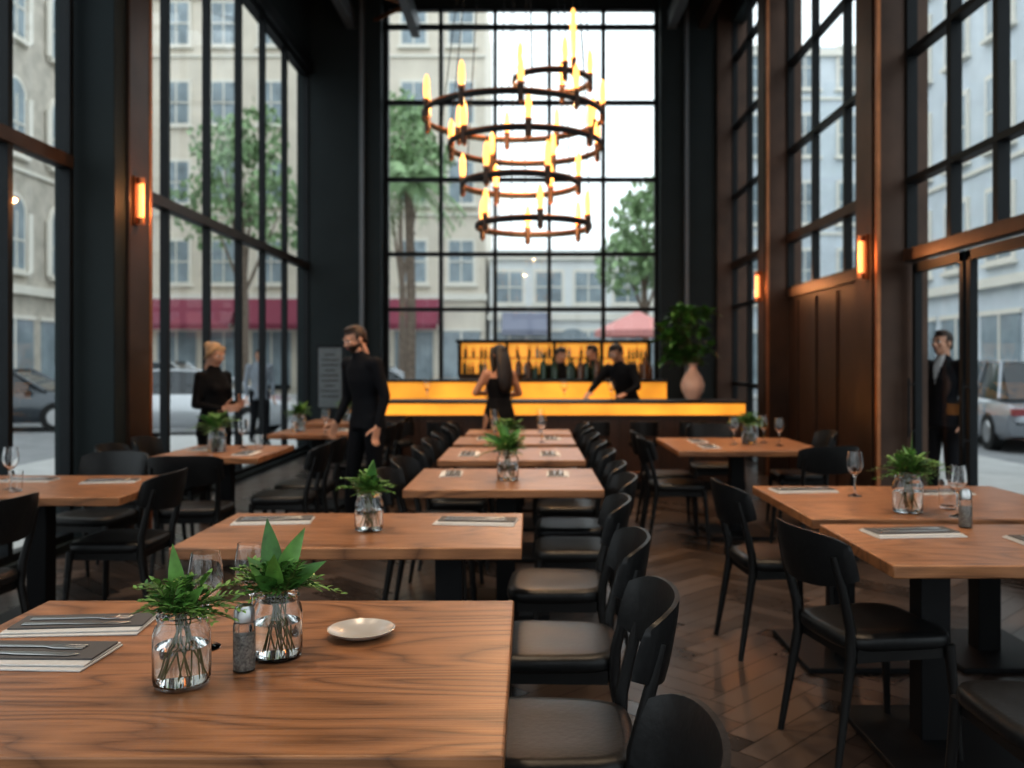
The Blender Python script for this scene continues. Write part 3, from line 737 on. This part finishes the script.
person('waiter',(-1.42,7.85,0),-42,1.78,dict(pel=(0,.01,.95),che=(0,-.035,1.27),nk=(0,-.07,1.45),hd=(-.01,-.125,1.605),
   shl=(.185,-.055,1.395),ell=(.24,.0,1.12),wrl=(.235,-.07,.88),shr=(-.185,-.06,1.395),elr=(-.235,-.03,1.11),wrr=(-.21,-.16,.90),
   knl=(.10,-.0,.50),anl=(.105,.10,.10),knr=(-.10,-.07,.51),anr=(-.105,-.10,.09)),hair='hairbr',head=(20,-8),beard=True)
person('waitress',(-2.86,8.15,0),60,1.62,dict(ell=(.21,.03,1.14),wrl=(.12,-.20,1.14),elr=(-.21,.02,1.14),wrr=(-.08,-.21,1.10),hdl=(-.5,-.9,.1),hdr=(.5,-.9,.1),sidel=(0,0,1),sider=(0,0,1)),
   top='blackcloth',legs='blackcloth',arms='blackcloth',hair='hairbl',style='bun',head=(18,0),fem=True)
person('woman_in_black_dress',(-.33,9.62,0),205,1.63,dict(shl=(.16,0,1.40),ell=(.27,-.05,1.19),wrl=(.10,-.22,1.18),shr=(-.16,0,1.40),elr=(-.27,-.04,1.18),wrr=(-.10,-.22,1.12),hdl=(-.7,-.7,.2),hdr=(.7,-.7,.1),sidel=(0,0,1),sider=(0,0,1)),
   skin='skin2',top='blackcloth',legs='skin2',arms='skin2',hair='hairdk',style='long',head=(8,10),dress=True,fem=True)
person('bartender',(1.24,11.35,0),-35,1.74,dict(pel=(0,.0,.94),che=(-.03,-.10,1.25),nk=(-.04,-.17,1.41),hd=(-.05,-.23,1.56),shl=(.14,-.15,1.37),shr=(-.22,-.13,1.36),
   ell=(.24,-.20,1.14),wrl=(.16,-.36,1.06),elr=(-.33,-.25,1.17),wrr=(-.30,-.45,1.07),sidel=(-1,0,0),sider=(1,0,0)),hair='hairdk',head=(24,-10),top='suit',arms='suit',legs='blackcloth')
person('bartender',(.45,13.1,0),10,1.66,hair='hairdk',top='blackcloth',arms='blackcloth',legs='blackcloth',head=(15,20))
person('bartender',(.92,13.3,0),-60,1.70,dict(ell=(.22,-.05,1.15),wrl=(.15,-.26,1.15)),hair='hairbr',top='suit',arms='suit',legs='blackcloth',head=(10,0))
person('man_in_suit',(3.83,8.35,0),-58,1.74,hair='hairbr',head=(0,-5),shirt=True)
person('pedestrian',(-4.75,15.8,0),30,1.68,dict(knl=(.10,-.10,.51),anl=(.1,-.16,.09),anr=(-.1,.18,.11)),hair='hairdk',top='greycloth',arms='greycloth')

# ------------------------------------------------------------------ exterior
g=G(); g.quad((-60,-15,-.14),(60,-15,-.14),(60,70,-.14),(-60,70,-.14),'asph'); g.obj('street')
g=G(); g.bx(-7.2,XL-.16,-8,18,-.13,-.01,'pave'); g.bx(XR+.16,7.0,-8,18,-.13,-.01,'pave'); g.bx(XL-.16,XR+.16,15.3,18,-.13,-.01,'pave'); g.bx(-30,30,37.5,41.6,-.13,.0,'pave'); g.bx(-17.2,-14.6,10,37,-.13,0,'pave'); g.bx(11.8,14.0,-8,37,-.13,0,'pave'); g.obj('sidewalk')
def building(name,loc,rz,w,h,d,wall,cols,floors,z0=4.6,fh=3.6,ww=1.1,wh=1.9,arch=False,shop=True):
    g=G(); g.bx(0,w,0,d,0,h,wall)
    for z in [z0-.35]+[h-.5]: g.bx(-.1,w+.1,-.22,0,z,z+.3,'trimw')
    sp=w/cols
    for f in range(floors):
        zb=z0+.5+f*fh
        if f%2==1: g.bx(-.05,w+.05,-.1,0,zb-.62,zb-.5,'trimw')
        for c in range(cols):
            x=sp*(c+.5)
            g.bx(x-ww/2-.13,x+ww/2+.13,-.09,0,zb-.12,zb+wh+.15,'trimw')
            g.bx(x-ww/2-.22,x+ww/2+.22,-.2,0,zb-.22,zb-.1,'trimw')
            g.bx(x-ww/2,x+ww/2,-.10,-.02,zb,zb+wh,'bwin')
            if arch:
                pl=[(x+(ww/2+.13)*math.cos(a),zb+wh+(ww/2+.13)*math.sin(a)) for a in [math.pi*i/10 for i in range(11)]]; g.prism(pl,'Y',-.095,0,'trimw')
                pl=[(x+(ww/2)*math.cos(a),zb+wh+(ww/2)*math.sin(a)) for a in [math.pi*i/10 for i in range(11)]]; g.prism(pl,'Y',-.105,-.02,'bwin')
                for s_ in (-1,1): g.cyl((x+s_*(ww/2+.3),-.12,zb-.1),(x+s_*(ww/2+.3),-.12,zb+wh),.11,.1,'trimw',10)
            g.bx(x-.03,x+.03,-.13,-.1,zb,zb+wh,'trimw'); g.bx(x-ww/2,x+ww/2,-.13,-.1,zb+wh*.5-.03,zb+wh*.5+.03,'trimw')
    if shop:
        for c in range(cols):
            x=sp*(c+.5); s2=sp*.4
            g.bx(x-s2,x+s2,-.06,0,.5,3.0,'bwin'); g.bx(x-s2-.1,x+s2+.1,-.1,0,3.0,3.15,'trimw'); g.bx(x-.04,x+.04,-.09,0,.5,3.0,'trimw'); g.bx(x-s2,x+s2,-.09,0,.3,.5,'frame')
    return g.obj(name,loc,rz,smooth=False)
building('cream_building',(-22,42,-.1),0,19.9,19,8,'cream',9,4,z0=4.8,fh=3.7)
building('white_building',(-1.9,42.5,-.1),0,9.3,6.9,8,'white',5,1,z0=3.9,ww=1.2,wh=1.4)
building('grey_building',(7.7,44,-.1),0,16,17,8,'greyb',7,4,z0=4.6,fh=3.3,ww=1.2)
building('limestone_building',(-17.2,6,-.1),R(90),31,19,5,'stone',11,4,arch=True,z0=4.2,fh=3.9,ww=1.0)
building('corner_building',(14.3,37,-.1),R(-90),36,15,6,'greyb',13,3,z0=4.2,fh=3.5,ww=1.4,wh=2.1)
def awning(x0,x1,y,z0,z1,d,m):
    g=G(); g.prism([(y,z1),(y-d,z0+.25),(y-d,z0),(y-d+.04,z0),(y-d+.04,z0+.22),(y,z1-.1)],'X',x0,x1,m); 
    g.add([(x0,y,z1),(x0,y-d,z0+.25),(x0,y,z0+.2),(x1,y,z1),(x1,y-d,z0+.25),(x1,y,z0+.2)],[(0,1,2),(3,5,4)],m); g.obj('shop_awning')
for (a,b) in ((-18.0,-13.5),(-13.1,-9.3),(-6.5,-4.2)): awning(a,b,41.75,2.95,4.4,1.4,'awred')
awning(-1.3,.9,42.2,2.7,3.8,1.2,'awgrey')
g=G(); pl=[(2+.95*math.cos(a),2.1+.95*math.sin(a)) for a in [math.pi*i/12 for i in range(13)]]+[(1.05,.3),(2.95,.3)]; g.prism(pl,'Y',42.3,42.42,'bwin'); g.obj('arched_doorway')
g=G(); 
n=8; vs=[(0,0,3.1)]+[(1.35*math.cos(2*math.pi*k/n),1.35*math.sin(2*math.pi*k/n),2.45) for k in range(n)]+[(1.35*math.cos(2*math.pi*k/n),1.35*math.sin(2*math.pi*k/n),2.25) for k in range(n)]
fs=[(0,1+k,1+(k+1)%n) for k in range(n)]+[(1+k,1+n+k,1+n+(k+1)%n,1+(k+1)%n) for k in range(n)]
g.add(vs,fs,pm('umbrella_canvas',(.60,.27,.25),.8)); g.cyl((0,0,-.1),(0,0,3.1),.03,.03,'steel'); g.lathe([(.05,0),(.3,0),(.3,.08),(.05,.1)],(0,0,-.14),'black'); g.obj('patio_umbrella',(3.4,28.5,0))
def tree(loc,h,blobs,leaf=.16,nn=2600,seed=1):
    rnd=random.Random(seed); e=empty('street_tree',loc); g=G(); g.tube([(0,0,-.14),(.05,0,h*.35),(-.05,.05,h*.6),(0,0,h*.8)],[.17,.13,.09,.04],'bark',10)
    for (x,y,z,r) in blobs: g.tube([(0,0,h*.4),(x*.5,y*.5,(z+h*.4)*.5),(x,y,z)],[.07,.05,.02],'bark',6)
    g.obj('trunk',parent=e); g=G()
    tot=sum(b[3]**2 for b in blobs)
    for (x,y,z,r) in blobs:
        for i in range(int(nn*r*r/tot)):
            d=Vector((rnd.gauss(0,1),rnd.gauss(0,1),rnd.gauss(0,1))).normalized()*r*rnd.uniform(.2,1)**.5
            p=Vector((x,y,z))+d; q=Euler((rnd.uniform(0,6),rnd.uniform(0,6),rnd.uniform(0,6))).to_matrix(); s=leaf*rnd.uniform(.7,1.4)
            g.add([p+q@Vector((-s,0,0)),p+q@Vector((0,-s*.5,0)),p+q@Vector((s,0,0)),p+q@Vector((0,s*.5,0))],[(0,1,2,3)],'tree')
    g.obj('crown',parent=e,smooth=False)
tree((-10.8,34,0),10,[(0,0,8.5,1.9),(-1.3,0,7.2,1.5),(1.3,0,7.0,1.5),(.3,.5,10.2,1.3),(-.7,-.5,9.6,1.2)],seed=1,nn=1700)
tree((-5.0,35,0),11,[(0,0,10.0,1.4),(-.6,0,9.0,1.2),(.9,0,9.2,1.2),(0,0,11.2,.9)],seed=3,nn=1500)
tree((4.2,33,0),8,[(0,0,6.4,1.3),(-.7,0,5.0,1.2),(.8,0,5.2,1.2),(.2,0,7.4,.9)],seed=4,nn=1700)
def palm(loc,h,L,seed):
    rnd=random.Random(seed); e=empty('palm_tree',loc); g=G()
    g.tube([(0,0,-.14),(.08,0,h*.4),(.02,0,h*.8),(0,0,h)],[.20,.15,.14,.18],'bark',12)
    for i in range(12): g.torus((.06,0,h*(i+1)/13),.15,.015,'bark',14,6)
    g.obj('trunk',parent=e); g=G()
    for k in range(34):
        a=k*2.4+rnd.uniform(-.2,.2); el=rnd.uniform(-.4,1.3); l=L*rnd.uniform(.8,1.1)
        d=Vector((math.cos(a)*math.cos(el),math.sin(a)*math.cos(el),math.sin(el))); pts=[]
        for i in range(9):
            t=i/8; pts.append(Vector((0,0,h))+d*l*t+Vector((0,0,-.75*l*t*t)))
        g.tube(pts,[.02-.0018*i for i in range(9)],'tree',5)
        for i in range(1,9):
            for q in (0,.5):
                p=pts[i-1].lerp(pts[i],q); tg=(pts[i]-pts[i-1]).normalized(); sd=tg.cross(Vector((0,0,1))).normalized()
                for s_ in (-1,1): g.leaf(p,tg*.5+sd*s_+Vector((0,0,-.5)),(0,0,1),.42*(1-.4*i/8),.06,'tree',.5,3)
    g.obj('fronds',parent=e,smooth=False)
palm((-3.9,29,0),7.3,2.0,5)

def car(loc,rz,col,name='car',suv=False):
    paint=pm('car_paint_'+name,col,.25,.3,.03,1,coat=.6); e=empty(name,loc,rz); g=G()
    H=1.62 if suv else 1.44
    sec=[(-2.22,.66,.42,.66),(-2.15,.80,.30,.80),(-1.8,.88,.22,.90),(-1.0,.90,.20,.96),(0,.90,.20,.97),(.9,.90,.20,.95),(1.6,.88,.22,.86),(2.05,.80,.28,.74),(2.2,.66,.38,.62)]
    vs=[];fs=[];n=8
    for x,w,a,b in sec:
        vs+=[(x,-w*.9,a),(x,-w,a+.12),(x,-w,b-.16),(x,-w*.86,b),(x,w*.86,b),(x,w,b-.16),(x,w,a+.12),(x,w*.9,a)]
    for i in range(len(sec)-1):
        for k in range(n): fs.append((i*n+k,i*n+(k+1)%n,(i+1)*n+(k+1)%n,(i+1)*n+k))
    fs+= [tuple(range(n)),tuple((len(sec)-1)*n+k for k in range(n))[::-1]]
    g.add(vs,fs,paint)
    cab=[(-1.85 if suv else -1.65,.78,.92,.93),(-1.25,.70,.92,H-.05),(-.4,.68,.92,H),(.3,.68,.92,H-.03),(1.15,.76,.92,.94)]
    vs=[];fs=[];n=4
    for x,w,a,b in cab: vs+=[(x,-.82,a),(x,-w*.88,b),(x,w*.88,b),(x,.82,a)]
    for i in range(len(cab)-1):
        for k in range(n): fs.append((i*n+k,i*n+(k+1)%n,(i+1)*n+(k+1)%n,(i+1)*n+k))
    fs+=[(0,1,2,3),tuple(4*(len(cab)-1)+k for k in (3,2,1,0))]
    g.add(vs,fs,'carglass')
    vs=[]; 
    for x,w,a,b in cab[1:4]: vs+=[(x,-w*.9,b+.015),(x,w*.9,b+.015),(x,-w*.9,b-.03),(x,w*.9,b-.03)]
    fs=[]
    for i in range(2): o=i*4; fs+=[(o,o+1,o+5,o+4),(o,o+4,o+6,o+2),(o+1,o+3,o+7,o+5)]
    g.add(vs,fs,paint)
    for s_ in (-1,1):
        for (xa,za,xb,zb) in ((-1.25,H-.04,-1.75,.93),(-.4,H-.02,-.4,.93),(.3,H-.03,1.12,.93)):
            g.tube([(xa,s_*.62,za),(xb,s_*.81,zb)],.035,paint,6)
        g.box((.75,s_*.95,.98),(.16,.16,.11),paint)
        for x in (-1.4,1.38):
            g.cyl((x,s_*.72,.33),(x,s_*.91,.33),.34,.34,'rubber',24); g.cyl((x,s_*.90,.33),(x,s_*.925,.33),.21,.19,'steel',20)
        g.box((2.1,s_*.60,.64),(.14,.32,.12),'white'); g.box((-2.17,s_*.62,.72),(.1,.26,.12),'awred')
    g.box((2.17,0,.5),(.1,.8,.14),'black'); g.obj('body',parent=e,angle=40)
    return e
car((-12.3,21.2,-.14),R(8),(.05,.06,.07),'parked_car'); car((-7.3,19.6,-.14),R(4),(.50,.52,.54),'silver_car'); car((-5.2,31.5,-.14),R(0),(.42,.44,.46),'grey_car')
car((-12,30,-.14),R(0),(.55,.56,.56),'white_car',True); car((9.4,17.5,-.14),R(80),(.30,.32,.35),'parked_suv',True); car((1.0,33.5,-.14),0,(.2,.2,.22),'dark_car')

# ------------------------------------------------------------------ added fill spots: invented fixtures + lamps to brighten the dim interior
def fill_spot(x,y,z,tx,ty,e,size=70):
    d=(Vector((tx,ty,.7))-Vector((x,y,z))).normalized()
    g=G(); p=Vector((x,y,z)); g.cyl(p-d*.16,p-d*.0,.05,.06,'black',14); g.cyl((x,y,z+.1),(x,y,ZC-.02),.012,.012,'black',6); g.cyl(p-d*.01,p-d*.004,.045,.045,'sconce',14); g.obj('added_fill_spotlight')
    l=bpy.data.lights.new('fill_spot_lamp','SPOT'); l.energy=e; l.color=(1,.76,.52); l.spot_size=R(size); l.spot_blend=.9; l.shadow_soft_size=.15
    o=bpy.data.objects.new('fill_spot_lamp',l); COL.objects.link(o); o.location=p+d*.03; o.rotation_euler=d.to_track_quat('-Z','Y').to_euler()
for (x,y,tx,ty,e) in ((-.9,2.2,-1.0,2.1,310),(-.6,4.6,-.5,4.4,390),(1.7,3.2,1.7,3.4,400),(1.8,6.0,1.7,6.2,380),(-2.4,5.2,-2.4,5.4,370),(0,8.2,0,8.0,400),(-2.2,9.4,-2.2,9.0,420),(2.0,9.4,2.4,9.2,470),(.4,12.2,.4,12.2,330)):
    fill_spot(x,y,6.75,tx,ty,e,75)

# ------------------------------------------------------------------ world
w=bpy.data.worlds.new('overcast'); sc.world=w; w.use_nodes=True; nt=w.node_tree; bg=nt.nodes['Background']
tc=nt.nodes.new('ShaderNodeTexCoord'); sx=nt.nodes.new('ShaderNodeSeparateXYZ'); nt.links.new(tc.outputs['Generated'],sx.inputs[0])
r=nt.nodes.new('ShaderNodeValToRGB'); r.color_ramp.elements[0].color=(.70,.77,.80,1); r.color_ramp.elements[1].color=(.86,.94,.99,1); r.color_ramp.elements[1].position=.5
nt.links.new(sx.outputs[2],r.inputs[0]); nt.links.new(r.outputs[0],bg.inputs[0]); bg.inputs[1].default_value=1.9

# ------------------------------------------------------------------ camera
cd=bpy.data.cameras.new('camera'); cam=bpy.data.objects.new('camera',cd); COL.objects.link(cam); sc.camera=cam
cam.location=(0,0,1.43); cam.rotation_euler=(R(90),0,0); cd.sensor_width=36; cd.lens=900*36/1024
cd.shift_x=-18/1024; cd.shift_y=-21/1024
cd.dof.use_dof=True; cd.dof.focus_distance=2.0; cd.dof.aperture_fstop=3.0; cd.clip_end=300
sc.view_settings.view_transform='Standard'
try: sc.view_settings.look='Medium High Contrast'
except Exception: sc.view_settings.look='None'
sc.view_settings.exposure=.0
